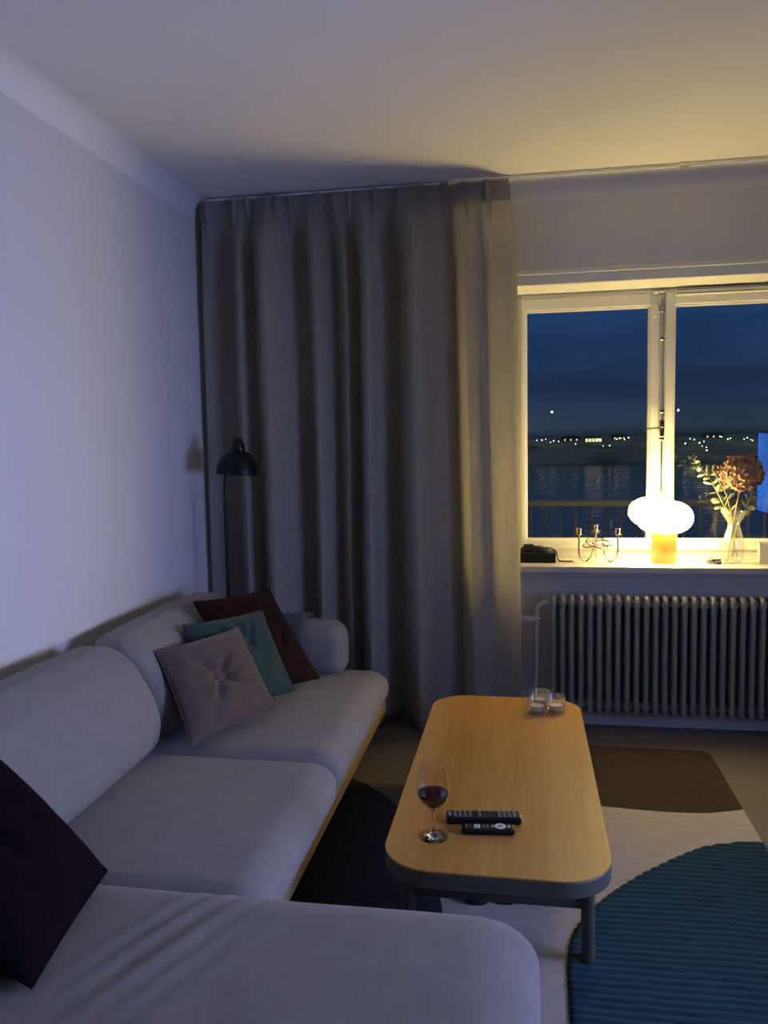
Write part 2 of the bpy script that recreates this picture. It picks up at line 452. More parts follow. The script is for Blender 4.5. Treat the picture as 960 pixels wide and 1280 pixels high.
# espagnolette bolt with its handle
bm = bmesh.new(); tube(bm, [(.645, 3.996, .84), (.645, 3.996, 2.00)], .0055, 8)
rod = wpart('espagnolette_rod', bm, M['chrome'])
for z in (1.08, 1.33, 1.46, 1.80, 1.93):
    bm = bmesh.new(); box(bm, .634, .656, 3.990, 4.006, z, z + .018); wpart('rod_guide', bm, M['chrome'], rod, bevel=.003)
bm = bmesh.new(); box(bm, .636, .655, 3.982, 4.004, 1.352, 1.425)
tube(bm, smooth_path([(.645, 3.985, 1.392), (.635, 3.962, 1.392), (.605, 3.955, 1.388), (.572, 3.957, 1.384)], 6), .0065, 8)
wpart('window_handle', bm, M['chrome'])
bm = bmesh.new(); box(bm, .622, .628 + .02, 3.996, 4.006, 1.955, 2.01); box(bm, .60, .655, 3.992, 4.004, 2.018, 2.028)
tube(bm, [(.628, 3.99, 1.93), (.628, 3.99, 2.0)], .005, 8)
wpart('top_catch', bm, M['chrome'], bevel=.002)
bm = bmesh.new(); box(bm, .597, .619, 3.992, 4.006, 1.91, 1.965); wpart('stay_block', bm, M['white'], bevel=.003)
bm = bmesh.new(); box(bm, .70, 1.27, 3.984, 4.006, 2.004, 2.034); v_ = wpart('vent_strip', bm, M['white'], smooth=False, bevel=.005)
bm = bmesh.new(); box(bm, .705, 1.265, 3.981, 3.985, 2.010, 2.0125); box(bm, .705, 1.265, 3.981, 3.985, 2.028, 2.0305); wpart('vent_slot', bm, M['rubber'], v_, smooth=False)
sill = obj('window_sill', box(bmesh.new(), OX0 - .07, OX1 + .07, 3.738, YF, .73, .76), M['marble'], None, False, bevel=.004)
bmx = bmesh.new(); bmx.from_mesh(sill.data); box(bmx, OX0, OX1, YF - .001, 4.03, .73, .76); bmx.to_mesh(sill.data); bmx.free()
sill.name = 'trim_4'; tag(sill, 'pale stone window sill under the lit lamp', 'window sill', kind='structure')

# --------------------------------------------------------------- curtain
def px2x(px): return -1.525 + (px - 250) / (651 - 250) * (-.012 + 1.525)
FOLD = [(250, .03), (254, -.005), (290, .045), (306, -.045), (309, -.05), (321, .02), (340, -.075), (345, -.078), (386, .06), (399, -.035), (403, -.04),
        (423, .055), (436, -.005), (439, -.01), (450, .05), (466, -.055), (470, -.06), (482, -.015), (505, .055), (527, -.075), (531, -.078), (547, .0), (560, .015),
        (575, .045), (577, .05), (592, -.028), (610, -.034), (616, -.022), (641, -.048), (645, -.050), (651, -.062)]
def fold(u):
    px = 250 + u * 401
    for (a, ya), (b, yb) in zip(FOLD, FOLD[1:]):
        if a <= px <= b:
            t = (px - a) / (b - a); t = t * t * (3 - 2 * t) * .6 + t * .4
            return ya + (yb - ya) * t
    return FOLD[-1][1]
PLEAT = [.03, .12, .17, .235, .27, .31, .40, .455, .50, .585, .66, .73, .80, .86, .93]
YC = 3.70
def curtain_pt(u, t, dy=0):
    """u across 0..1, t from 0 (rail) to 1 (floor)"""
    z = 2.492 - t * (2.492 - .012)
    x = px2x(250 + u * 401)
    x += (1 - t) * .010 * (1 - u) - (1 - t) * .05 * u * (.35 + .65 * max(0, 1 - t * 6))
    k = min(1, t / .12); k = k * k * (3 - 2 * k)
    drift = .010 * sin(3 * t + 9 * u) * k
    y = YC + fold(min(1, max(0, u + drift * .6))) * (.16 + .84 * k) * (1.4 + .2 * t)
    ple = sum(exp(-((u - c) / .0070) ** 2) for c in PLEAT)
    y -= ple * .032 * exp(-(t / .055) ** 2)
    # creases of washed linen
    y += .0035 * nz((x * 9, z * 2.2, 3)) * k + .0022 * nz((x * 30, z * 5, 8)) * k
    if t > .97: y -= .01 * (t - .97) / .03 * sin(u * 20)
    return Vector((x, y + dy, z))
def curtain_mesh(t0, t1, nu, ntt, dy=0):
    bm = bmesh.new(); g = []
    for j in range(ntt + 1):
        q = j / ntt; t = t0 + (t1 - t0) * (q ** 1.5 if t1 > .5 else q)
        g.append([bm.verts.new(curtain_pt(i / nu, t, dy)) for i in range(nu + 1)])
    for j in range(ntt):
        for i in range(nu): bm.faces.new((g[j][i], g[j][i + 1], g[j + 1][i + 1], g[j + 1][i]))
    return bm
cur = obj('curtain', curtain_mesh(0, 1, 420, 70), M['linen'], ang=180)
sm = cur.modifiers.new('thick', 'SOLIDIFY'); sm.thickness = .0012
tag(cur, 'floor length beige linen curtain with pinch pleats beside the window', 'curtain')
tp = obj('heading_tape', curtain_mesh(.002, .040, 420, 4, .004), M['linen_tape'], cur, ang=180)
sm = tp.modifiers.new('thick', 'SOLIDIFY'); sm.thickness = .001; sm.offset = 1
hm = bmesh.new(); g = [[], []]
rail = empty('curtain_rail', (0, 3.70, 2.50)); tag(rail, 'thin white ceiling curtain rail running above the window', 'curtain rail')
bm = bmesh.new(); box(bm, L + .02 , 1.95, -.008, .008, -.006, .003); obj('track', bm, M['white'], rail, False, bevel=.002)
for x in (-1.3, -.35, .68, 1.5):
    bm = bmesh.new(); box(bm, x - .02, x + .02, -.009, .009, -.007, .010); obj('bracket', bm, M['chrome'], rail, False, bevel=.002)

# ------------------------------------------------------------------- sofa
SX = -1.05
sofa = empty('sofa', (SX, 2.4, 0)); tag(sofa, 'long light grey upholstered sofa with chaise, pale wood base and black legs', 'sofa')
def sp(name, bm, m, **k):
    for v in bm.verts: v.co -= sofa.location
    return obj(name, bm, m, sofa, **k)
bm = bmesh.new(); box(bm, -1.47, -.606, 1.55, 3.40, .158, .212); sp('base_frame', bm, M['ash'], smooth=False, bevel=.006)
bm = bmesh.new(); box(bm, -1.47, -.02, .62, 1.60, .158, .212); sp('chaise_base_frame', bm, M['ash'], smooth=False, bevel=.006)
for x, y in ((-.71, 3.33), (-1.38, 3.33), (-.71, 1.75), (-.16, 1.42), (-.16, .75), (-1.38, .75)):
    zf = .0128 if -.88 < x < .77 and y < 3.0 else 0
    bm = bmesh.new(); lathe(bm, [(0, zf), (.013, zf), (.017, .16), (0, .16)], 14, (x, y, 0)); sp('leg', bm, M['black'])
def seat(name, x0, x1, y0, y1, z0, z1, r, bul, wr, n=(26, 22, 4), rp_=.07):
    hx, hy, hz = (x1 - x0) / 2, (y1 - y0) / 2, (z1 - z0) / 2
    R = rp_; k_ = r / R
    bm = rounded_box(hx, hy, hz / k_, R, n, 6)
    for v in bm.verts: v.co.z *= k_
    c = Vector(((x0 + x1) / 2, (y0 + y1) / 2, (z0 + z1) / 2))
    for v in bm.verts:
        p = v.co.copy(); u, w, t = p.x / hx, p.y / hy, p.z / hz
        e = max(0, 1 - u * u) * max(0, 1 - w * w)
        if t > .0: v.co.z += bul * e * min(1, t * 1.5)
        v.co.x += .018 * (1 - t * t) * (1 if u > .9 else 0)
        v.co += c; v.co += Vector(wr(v.co, t, u, w))
    return sp(name, bm, M['sofa'], ang=180)
def wr_seat(p, t, u, w):
    m = exp(-((p.x + .70) / .11) ** 2) * max(0, 1 - (w + .05) ** 2)
    s = p.y + .9 * (p.x + .7) ** 2 + .35 * (p.x + .7)
    a = m * (.0042 * sin(s * 175 + 3.5 * nz(p, 7)) * max(0, .35 + .9 * nz(p, 5)))
    return (a * .6, 0, a * (1 if t > 0 else .4) + .003 * nz(p, 5) * (t > .5))
seat('seat_cushion', -1.48, -.592, 1.60, 2.392, .206, .354, .062, .014, wr_seat, (52, 60, 4))
seat('seat_cushion', -1.48, -.602, 2.394, 3.415, .206, .354, .062, .012, wr_seat, (52, 60, 4))
def wr_chaise(p, t, u, w):
    if t < .2: return (0, 0, 0)
    # soft folds pulled diagonally from beneath the cushion
    s = (p.x + .72) * .92 - (p.y - 1.35) * .40
    q = (p.x + .72) * .40 + (p.y - 1.35) * .92
    m = exp(-((p.x + .68) / .15) ** 2) * exp(-((p.y - 1.40) / .24) ** 2)
    f = 0
    for c0, k, wd in ((-.10, .9, .020), (-.045, 1.0, .018), (.02, 1.25, .022), (.075, .8, .02), (.13, .5, .02)):
        f += k * exp(-((s - c0 - .06 * q * q) / wd) ** 2)
    return (0, 0, .0085 * m * (f - .6) + .003 * nz(p, 3))
seat('chaise_cushion', -1.48, .010, .60, 1.648, .206, .366, .062, .008, wr_chaise, (110, 84, 4), .115)
FRONT = [(.30, -1.21), (.345, -1.185), (.40, -1.160), (.46, -1.150), (.52, -1.164), (.56, -1.185), (.62, -1.222), (.666, -1.262), (.72, -1.335)]
FRONT = [(p.x, p.y) for p in smooth_path([(a, b, 0) for a, b in FRONT], 6)]
def front_x(z):
    for (za, xa), (zb, xb) in zip(FRONT, FRONT[1:]):
        if z <= zb: t = max(0, (z - za) / (zb - za)); return xa + (xb - xa) * t
    return FRONT[-1][1]
def back(y0, y1):
    hx, hy, hz = .14, (y1 - y0) / 2, .182
    bm = rounded_box(hx, hy, hz, .062, (5, 34, 18), 6); c = Vector((-1.318, (y0 + y1) / 2, .522))
    for v in bm.verts:
        p = v.co.copy(); u, w, t = p.x / hx, p.y / hy, p.z / hz
        e = max(0, 1 - w ** 4) * max(0, 1 - t * t)
        z = p.z + c.z + .010 * max(0, 1 - w * w) * max(0, t)
        f = (u + 1) / 2; x = -1.45 + f * (front_x(z) + 1.45) * (1 - .05 * w ** 4)
        y = p.y + c.y
        ss = y + .5 * z
        x += (u > .5) * (.0022 * sin(ss * 120) * max(0, nz((y * 3.2, z * 3, 4))) * e * 1.8 + .004 * nz((x, y * 4, z * 4)))
        v.co = Vector((x, y, z))
    return sp('back_cushion', bm, M['sofa'], ang=180)
back(2.412, 3.33); back(1.46, 2.402); back(.62, 1.45)
bm = bmesh.new(); box(bm, -1.49, -1.452, .62, 3.42, .15, .60); sp('back_panel', bm, M['sofa'], smooth=False, bevel=.015)
bm = rounded_box(.345, .088, .118, .072, (14, 4, 4), 6)
for v in bm.verts:
    u, w, t = v.co.x / .345, v.co.y / .088, v.co.z / .118
    v.co.z += .012 * (1 - u * u) * (t > 0); v.co.y -= .01 * (1 - t * t) * (w < 0) * (1 - u ** 4)
    v.co += Vector((-1.105, 3.338, .455))
sp('armrest', bm, M['sofa'], ang=180)

# folded throw over the far armrest
bm = bmesh.new(); prof = []
for k in range(28):
    q = k / 27
    if q < .4: a = q / .4; prof.append((3.232 - .004 * sin(a * 3), .37 + a * .16))
    elif q < .62: a = (q - .4) / .22; prof.append((3.338 - .106 * cos(a * pi), .53 + .062 * sin(a * pi)))
    else: a = (q - .62) / .38; prof.append((3.444, .53 - a * .2))
g = []
for i in range(15):
    x = -1.24 + .31 * i / 14
    g.append([bm.verts.new((x, y + .004 * nz((x * 9, y * 9, z * 9)), z + .004 * nz((x * 8, y * 3, z * 4)))) for y, z in prof])
for i in range(14):
    for j in range(len(prof) - 1): bm.faces.new((g[i][j], g[i + 1][j], g[i + 1][j + 1], g[i][j + 1]))
th = obj('throw_blanket', bm, M['throw'], ang=180); md = th.modifiers.new('thick', 'SOLIDIFY'); md.thickness = .014; md.offset = 1
tag(th, 'folded slate grey throw over the sofa armrest behind the burgundy cushion', 'throw')

# ---------------------------------------------------------------- cushions
def pillow(name, cs, T, m, label, button=False, seed=0, bow=.045, n=44, creases=()):
    TL, TR, BR, BL = [Vector(c) for c in cs]
    cen = (TL + TR + BR + BL) / 4
    root = empty(name, cen); tag(root, label, 'cushion', 'cushions along the sofa')
    nrm = (TR - TL).cross(BL - TL).normalized()
    if nrm.dot(Vector((0, 0, 1.35)) - cen) < 0: nrm = -nrm
    def P(u, v, s):
        a, b_ = u, v
        # edges bow inwards between the pointed corners
        a2 = a * (1 - bow * (1 - b_ * b_) * abs(a)); b2 = b_ * (1 - bow * (1 - a * a) * abs(b_))
        s_, t_ = (a2 + 1) / 2, (b2 + 1) / 2
        p = (TL * (1 - s_) + TR * s_) * t_ + (BL * (1 - s_) + BR * s_) * (1 - t_)
        h = T * ((1 - abs(a) ** 2.4) * (1 - abs(b_) ** 2.4)) ** .55 if abs(a) < 1 and abs(b_) < 1 else 0
        edge = (1 - abs(a) ** 6) * (1 - abs(b_) ** 6)
        h += edge * (.009 * nz((a * 1.7 + seed, b_ * 1.7, s)) + .006 * nz((a * 4 + seed, b_ * 4, s)))
        for (ca, cb, ang, ln, wd, amp) in creases:
            da, db = a - ca, b_ - cb
            l = da * cos(ang) + db * sin(ang); w = -da * sin(ang) + db * cos(ang) + .12 * l * l
            if -.1 < l < ln: h -= 1.7 * edge * amp * exp(-(w / wd) ** 2) * sin(pi * min(1, max(0, (l + .1) / (ln + .1))))
        if button:
            r = sqrt(a * a + b_ * b_); th_ = math.atan2(b_, a)
            h -= T * .66 * exp(-(r / .20) ** 2) + edge * .020 * max(0, sin(th_ * 6 + .9 + 1.1 * sin(th_ * 2))) * exp(-((r - .30) / .26) ** 2)
        h += .0015 * edge
        return p + nrm * h * s - cen
    bm = bmesh.new(); grids = []
    for s in (1, -1):
        grid = []
        for i in range(n + 1):
            row = []
            for j in range(n + 1):
                u, v = sin((i / n - .5) * pi) * .5 + (i / n - .5), sin((j / n - .5) * pi) * .5 + (j / n - .5)
                if s == -1 and (i in (0, n) or j in (0, n)): row.append(grids[0][i][j])
                else: row.append(bm.verts.new(P(u, v, s)))
            grid.append(row)
        grids.append(grid)
        for i in range(n):
            for j in range(n):
                try: bm.faces.new((grid[i][j], grid[i + 1][j], grid[i + 1][j + 1], grid[i][j + 1]))
                except ValueError: pass
    obj('cushion_cover', bm, m, root, ang=180)
    bm = bmesh.new(); loop = []                      # piped seam round the rim
    for k in range(4 * n):
        q = k / n; e, f = int(q), (q - int(q)) * 2 - 1
        u, v = [(f, 1), (1, -f), (-f, -1), (-1, f)][e]
        loop.append(P(u, v, 1))
    tube(bm, loop, .0028, 6, closed=True); obj('seam', bm, m, root, ang=180)
    if button:
        c = P(0, 0, 1) + nrm * .004
        bm = bmesh.new(); Mx = nrm.to_track_quat('Z', 'Y').to_matrix()
        lathe(bm, [(0, -.008), (.019, -.006), (.0225, .002), (.020, .009), (.010, .012), (0, .0125)], 24, c, Mx)
        obj('button', bm, m, root)
    return root
pillow('throw_cushion', [(-1.241, 2.5012, 0.6526), (-1.0697, 2.8427, 0.6594), (-0.886, 2.7042, 0.4035), (-1.0572, 2.3473, 0.3881)], .056, M['taupe'],
       'taupe velvet square cushion with a central button, front of the three', True, 1.3)
pillow('throw_cushion', [(-1.2431, 2.73, 0.689), (-1.0452, 3.0517, 0.6793), (-0.8775, 2.9153, 0.3965), (-1.0891, 2.574, 0.3907)], .050, M['teal'],
       'teal square cushion tucked behind the taupe buttoned cushion', False, 4.1,
       creases=((.1, .75, -1.2, .8, .05, .012), (-.5, .8, -.5, .6, .05, .008), (.45, .7, -1.9, .7, .05, .010)))
pillow('throw_cushion', [(-1.2721, 2.9007, 0.7412), (-1.0692, 3.2224, 0.7342), (-0.8266, 3.1036, 0.3917), (-1.0246, 2.772, 0.3947)], .052, M['burg'],
       'dark burgundy cushion with pointed corner, rearmost at the far armrest', False, 7.7,
       creases=((.1, .5, -.6, .8, .06, .012), (.3, -.3, .9, .7, .05, .012), (-.1, .2, -1.6, .9, .05, .010)))
pillow('throw_cushion', [(-1.36, 1.21, .63), (-1.27, 1.63, .675), (-.943, 1.612, .385), (-.875, 1.225, .385)], .095, M['aubergine'],
       'large dark burgundy cushion on the chaise at the left picture edge', False, 2.2, .015, creases=((.2, .3, -.8, .9, .07, .014), (-.2, .4, -1.3, .9, .06, .012)))

# --------------------------------------------------------------- floor lamp
lx, ly = -1.350, 3.475
fl = empty('floor_lamp', (lx, ly, 0)); tag(fl, 'slim black floor lamp with dome shade between sofa and curtain', 'floor lamp')
bm = bmesh.new(); lathe(bm, [(0, 0), (.11, 0), (.115, .006), (.11, .018), (.03, .028), (.016, .05), (0, .05)], 40); obj('base', bm, M['black'], fl)
bm = bmesh.new(); tube(bm, [(0, 0, .03), (.0, 0, 1.09)], .0085, 12); obj('pole', bm, M['black'], fl)
bm = bmesh.new(); tube(bm, smooth_path([(0, 0, 1.07), (.0, 0, 1.16), (.010, -.008, 1.22), (.04, -.012, 1.29)], 6), .0055, 10); obj('upper_stem', bm, M['black'], fl)
Mt = Matrix.Rotation(radians(3), 3, 'Y')
sc_ = Vector((.069, -.012, 1.214))
prof = [(.0955, 0), (.097, .003)] + [(.096 * cos(a), .003 + .112 * sin(a)) for a in [radians(d) for d in range(6, 75, 6)]] + [(.024, .113), (.0, .115)]
inner = [(0, .108), (.022, .107)] + [(.092 * cos(a), .002 + .105 * sin(a)) for a in [radians(d) for d in range(70, 3, -6)]] + [(.0955, 0)]
bm = bmesh.new(); lathe(bm, prof + inner, 48, sc_, Mt); obj('lamp_shade', bm, M['black'], fl)
bm = bmesh.new(); lathe(bm, [(0, .085), (.031, .088), (.032, .120), (.029, .140), (.020, .153), (.014, .158), (.013, .163), (0, .165)], 32, sc_, Mt); obj('shade_cap', bm, M['black'], fl)
bm = bmesh.new(); lathe(bm, [(0, .02), (.02, .03), (.027, .05), (.02, .075), (.012, .1), (0, .1)], 24, sc_, Mt); obj('bulb', bm, M['wax'], fl)

# ------------------------------------------------------------ coffee table
tb = empty('coffee_table', (-.075, 2.545, 0)); tag(tb, 'low oak coffee table with rounded corners and grey green legs', 'coffee table')
def tpart(name, bm, m, **k):
    for v in bm.verts: v.co -= tb.location
    return obj(name, bm, m, tb, **k)
X0, X1, Y0, Y1 = -.363, .214, 1.862, 3.232
bm = prism(bmesh.new(), round_rect(X0, X1, Y0, Y1, .135, 16), .2935, .300); tpart('tabletop', bm, M['oak'], bevel=.0015)
bm = prism(bmesh.new(), round_rect(X0 + .0005, X1 - .0005, Y0 + .0005, Y1 - .0005, .135, 16), .252, .2935); tpart('table_edge', bm, M['tabledark'], bevel=.003)
for x in (-.306, .157):
    for y in (2.0, 3.094):
        bm = bmesh.new(); lathe(bm, [(0, .012), (.0155, .012), (.0175, .03), (.0175, .253), (0, .253)], 24, (x, y, 0)); tpart('leg', bm, M['tabledark'])
for y in (2.0, 3.094):
    bm = bmesh.new(); box(bm, -.306, .157, y - .008, y + .008, .155, .179); tpart('stretcher', bm, M['tabledark'], smooth=False, bevel=.004)

# table-top things ---------------------------------------------------------
ZT = .300
wg = empty('wine_glass', (-.240, 2.035, ZT + .0006)); tag(wg, 'stemmed wine glass with dark red wine at the near left of the table', 'wine glass')
outer = [(.0385, .0), (.0385, .0015), (.030, .0035), (.012, .008), (.006, .014), (.0042, .03), (.0040, .06), (.0050, .072), (.010, .079), (.022, .087), (.034, .100), (.0415, .117), (.043, .130),
         (.0415, .150), (.037, .175), (.0325, .198), (.0318, .202)]
bm = bmesh.new(); lathe(bm, [(0, 0)] + outer[:8] + [(.0, .0795)], 40); obj('foot_and_stem', bm, M['glass'], wg)
bw = [(r, z) for r, z in outer[7:]]
inn = [(max(0, r - .0012), z + .0006) for r, z in reversed(bw[1:])]
bm = bmesh.new(); lathe(bm, [(0, .0735)] + bw + inn + [(0, .0795)], 48); obj('bowl', bm, M['clear'], wg, ang=60)
bm = bmesh.new(); lathe(bm, [(0, .081), (.009, .0815), (.0205, .0885), (.0322, .1010), (.0398, .1175), (.0405, .122), (0, .122)], 48); obj('wine', bm, M['wine'], wg)

def remote(name, cx, cy, ang, ln, wd, hgt, label):
    r = empty(name, (cx, cy, ZT), ang); tag(r, label, 'remote control')
    bm = rounded_box(ln / 2, wd / 2, hgt / 2, min(hgt / 2 - .0005, .007), (14, 4, 1), 3)
    for v in bm.verts: v.co.z += hgt / 2
    obj('body', bm, M['blackplastic'], r, ang=180)
    return r
def btn(r, m, x, y, z, sx, sy, h=.0016, name='button', rnd=False):
    bm = bmesh.new()
    if rnd: lathe(bm, [(0, 0), (sx, 0), (sx * .95, h), (0, h)], 20, (x, y, z))
    else: box(bm, x - sx, x + sx, y - sy, y + sy, z, z + h)
    return obj(name, bm, m, r, smooth=rnd, bevel=0 if rnd else .0004)
ra = remote('remote_control', -.113, 2.140, radians(6.5), .205, .050, .021, 'longer black remote with rows of small grey buttons, behind the short one')
for i in range(13):
    for j in range(3):
        if i in (4, 8): continue
        x = -.078 + i * .0135; mm_ = M['navybtn'] if i in (6, 7) else M['greybtn']
        btn(ra, mm_, x, -.013 + j * .013, .0208, .0040, .0032)
btn(ra, M['greybtn'], -.093, 0, .0208, .004, .010)
bm = bmesh.new(); box(bm, .0985, .1028, -.021, .021, .004, .018); obj('end_strip', bm, M['chrome'], ra, bevel=.001)
rb = remote('remote_control', -.098, 2.078, radians(6.0), .142, .040, .017, 'shorter black remote with a pale round navigation ring, nearest the table end')
bm = bmesh.new(); lathe(bm, [(.0075, .0165), (.0145, .0165), (.0145, .0186), (.0075, .0186)], 32, (.032, 0, 0))
obj('navigation_ring', bm, M['whitebtn'], rb)
btn(rb, M['greybtn'], .032, 0, .0168, .006, 0, rnd=True)
btn(rb, M['whitebtn'], .055, 0, .0168, .0035, .004); btn(rb, M['whitebtn'], .012, 0, .0168, .003, .003)
for i in range(2):
    for j in range(2): btn(rb, M['whitebtn'], -.034 + i * .009, -.0065 + j * .011, .0168, .0035, .0042)
for x in (-.058, -.012, -.002): btn(rb, M['greybtn'], x, 0, .0168, .002, .006)

def tealight(cx, cy, label):
    t = empty('tealight_holder', (cx, cy, ZT + .0006)); tag(t, label, 'tealight holder', 'glass tealight holders on the coffee table')
    bm = bmesh.new(); lathe(bm, [(0, 0), (.036, 0), (.0385, .003), (.0385, .060), (.0372, .0625), (.0358, .061), (.0350, .014), (.032, .010), (0, .0095)], 44); obj('glass_cup', bm, M['thick'], t, ang=60)
    bm = bmesh.new(); lathe(bm, [(0, .0105), (.0265, .0105), (.027, .030), (.0262, .030), (.0260, .027), (0, .027)], 36); c = obj('candle_case', bm, M['foil'], t)
    bm = bmesh.new(); lathe(bm, [(.0258, .022), (.0258, .0275), (.015, .0285), (0, .0280)], 36); w = obj('wax', bm, M['wax'], t)
    bm = bmesh.new(); tube(bm, [(0, 0, .027), (.001, 0, .036)], .0009, 6); obj('wick', bm, M['wick'], w)
tealight(.046, 3.052, 'glass tealight holder nearest the camera, at left of the trio')
tealight(.116, 3.066, 'glass tealight holder at the right of the trio on the table')
tealight(.062, 3.128, 'glass tealight holder standing behind the other two')

# --------------------------------------------------------------------- rug
rug = empty('rug', (.2, 2.3, 0)); tag(rug, 'large colour blocked wool rug in cream, petrol blue, brown and charcoal', 'rug')
def rpart(name, outline, z, m):
    bm = prism(bmesh.new(), [(x - .2, y - 2.3) for x, y in outline], 0.001, z)
    bmesh.ops.triangulate(bm, faces=[f for f in bm.faces if len(f.verts) > 4])
    return obj(name, bm, m, rug, smooth=False)
def curve(pts, n=8): return [(p.x, p.y) for p in smooth_path([(x, y, 0) for x, y in pts], n)]
XR = .770
BL_ = curve([(.099, .35), (.098, 1.3), (.099, 1.768), (.115, 2.066), (.198, 2.250), (.345, 2.435), (.546, 2.620), (.66, 2.675), (XR, 2.705)], 10)  # blue boundary
BR_ = curve([(-.10, 2.93), (.10, 2.915), (.283, 2.899), (.45, 2.885), (.599, 2.888), (.69, 2.91), (XR, 2.940)], 6)               # brown boundary
DK_ = curve([(-.88, 3.02), (-.80, 3.045), (-.718, 3.036), (-.585, 2.945), (-.452, 2.790), (-.36, 2.62), (-.29, 2.42), (-.24, 2.20), (-.205, 2.0), (-.19, 1.7), (-.19, .35)], 8)   # charcoal boundary
NDK = 6 * 8 + 1
rpart('brown_field', BR_ + [(XR, 3.45), (XR - .03, 3.482), (.27, 3.487), (.0, 3.47), (-.10, 3.40)], .013, M['brown_rug'])
# cream between charcoal, blue and brown
rpart('cream_field', [(XR, 2.706)] + list(reversed(BL_))[1:] + list(reversed(DK_))[:NDK] + BR_, .012, M['cream_rug'])
rpart('charcoal_field', DK_ + [(-.88, .35)], .0125, M['dark_rug'])
# ribbed blue field: real ribs running across
bm = bmesh.new(); rows = []
def blue_x(y):
    for (xa, ya), (xb, yb) in zip(BL_, BL_[1:]):
        if ya <= y <= yb: return xa + (xb - xa) * (y - ya) / max(1e-6, yb - ya)
    return XR
yv = .36; per = .0265
while yv < 2.70:
    x0 = blue_x(yv); N = 34; row = []
    for k in range(N + 1):
        x = x0 + (XR - x0) * k / N
        wob = .011 * nz((x * 3, yv * 1.2, 5)) + .003 * nz((x * 12, yv * 6, 1))
        z = .0125 + 0.0048 * abs(sin(pi * (yv + wob) / per)) ** .7 + .0012 * nz((x * 40, yv * 40, 2))
        row.append(bm.verts.new((x - .2, yv - 2.3, z)))
    rows.append(row); yv += per / 7
for A, B in zip(rows, rows[1:]):
    for k in range(len(A) - 1): bm.faces.new((A[k], A[k + 1], B[k + 1], B[k]))
ed = [r_[0] for r_ in rows] + rows[-1][1:] + [r_[-1] for r_ in reversed(rows[:-1])] + list(reversed(rows[0][1:-1]))
lo = [bm.verts.new((v.co.x, v.co.y, .001)) for v in ed]
for i in range(len(ed)):
    j = (i + 1) % len(ed); bm.faces.new((ed[i], ed[j], lo[j], lo[i]))
obj('ribbed_blue_field', bm, M['blue_rug'], rug, ang=180)

# ---------------------------------------------------------------- slippers
def slipper(cx, cy, rz, label):
    s = empty('slipper', (cx, cy, .013), rz); tag(s, label, 'slipper', 'pair of slippers under the coffee table')
    ol = [(.0, -.13), (.022, -.126), (.040, -.10), (.046, -.06), (.040, .0), (.034, .05), (.036, .09), (.030, .12), (0, .132)]
    full = curve(ol, 5); full = full + [(-x, y) for x, y in reversed(full[1:-1])]
    obj('sole', prism(bmesh.new(), full, 0, .016), M['rubber'], s, bevel=.003)
    bm = bmesh.new(); g = []
    for j in range(13):
        y = -.128 + .155 * j / 12; w = .044 * min(1, sqrt(max(0, (y + .132) / .06))) + .003
        hgt = .022 + .05 * (1 - exp(-(y + .13) / .06))
        g.append([bm.verts.new((w * cos(a), y, .012 + hgt * sin(a))) for a in [pi * i / 12 for i in range(13)]])
    for A, B in zip(g, g[1:]):
        for i in range(12): bm.faces.new((A[i], A[i + 1], B[i + 1], B[i]))
    o = obj('upper', bm, M['slipper'], s, ang=180); md = o.modifiers.new('t', 'SOLIDIFY'); md.thickness = .004
slipper(-.150, 2.335, radians(6), 'dark felt slipper under the near table end, left of its pair')
slipper(-.050, 2.350, radians(-5), 'dark felt slipper under the near table end, right of its pair')

# ---------------------------------------------------------------- radiator
rd = empty('radiator', (.13, 3.735, 0)); tag(rd, 'white column radiator with thermostat valve below the window', 'radiator')
pitch = .0411
def section_mesh():
    bm = bmesh.new(); r = .0118; f, b_ = -.040, .040; z0, z1 = .088, .622; k = .022
    path = []
    for cy, cz, a0 in ((f + k, z1 - k, 180), (b_ - k, z1 - k, 90), (b_ - k, z0 + k, 0), (f + k, z0 + k, -90)):
        for i in range(7):
            a = radians(a0 - 90 * i / 6); path.append((0, cy + k * cos(a), cz + k * sin(a)))
    tube(bm, path, r, 12, closed=True)
    for z in (z0 + .03, z1 - .03): tube(bm, [(0, f, z), (0, b_, z)], .016, 12)
    tube(bm, [(0, 0, z0 + .02), (0, 0, z1 - .02)], .0105, 10)
    return bm
first = None
for i in range(28):
    if first is None: first = obj('column_section', section_mesh(), M['rad'], rd, ang=60); o = first
    else:
        o = first.copy(); link(o, rd)
    o.location = (i * pitch, 0, 0)
for z in (.118, .592):
    bm = bmesh.new(); tube(bm, [(-.012, 0, z), (28 * pitch - .02, 0, z)], .0195, 16); obj('header_pipe', bm, M['rad'], rd, ang=60)
bm = bmesh.new(); tube(bm, smooth_path([(-.012, 0, .592), (-.040, 0, .590), (-.066, 0, .572), (-.074, 0, .535), (-.076, 0, .45), (-.078, 0, .25), (-.082, 0, .195), (-.105, 0, .163), (-.145, 0, .155), (-.21, 0, .155), (-.225, .03, .155), (-.225, .064, .155)], 6), .0098, 12); obj('supply_pipe', bm, M['pipe'], rd, ang=60)
Mx = Matrix.Rotation(radians(-90), 3, 'Y')
bm = bmesh.new(); lathe(bm, [(0, -.018), (.013, -.018), (.0135, .012), (.019, .016), (.0205, .05), (.021, .058), (.019, .068), (.011, .071), (0, .071)], 24, (-.076, -.004, .512), Mx); vb = obj('thermostat_head', bm, M['pipe'], rd)
bm = bmesh.new(); lathe(bm, [(0, -.03), (.0135, -.03), (.0135, .03), (0, .03)], 18, (-.076, 0, .51)); obj('valve_body', bm, M['pipe'], rd)
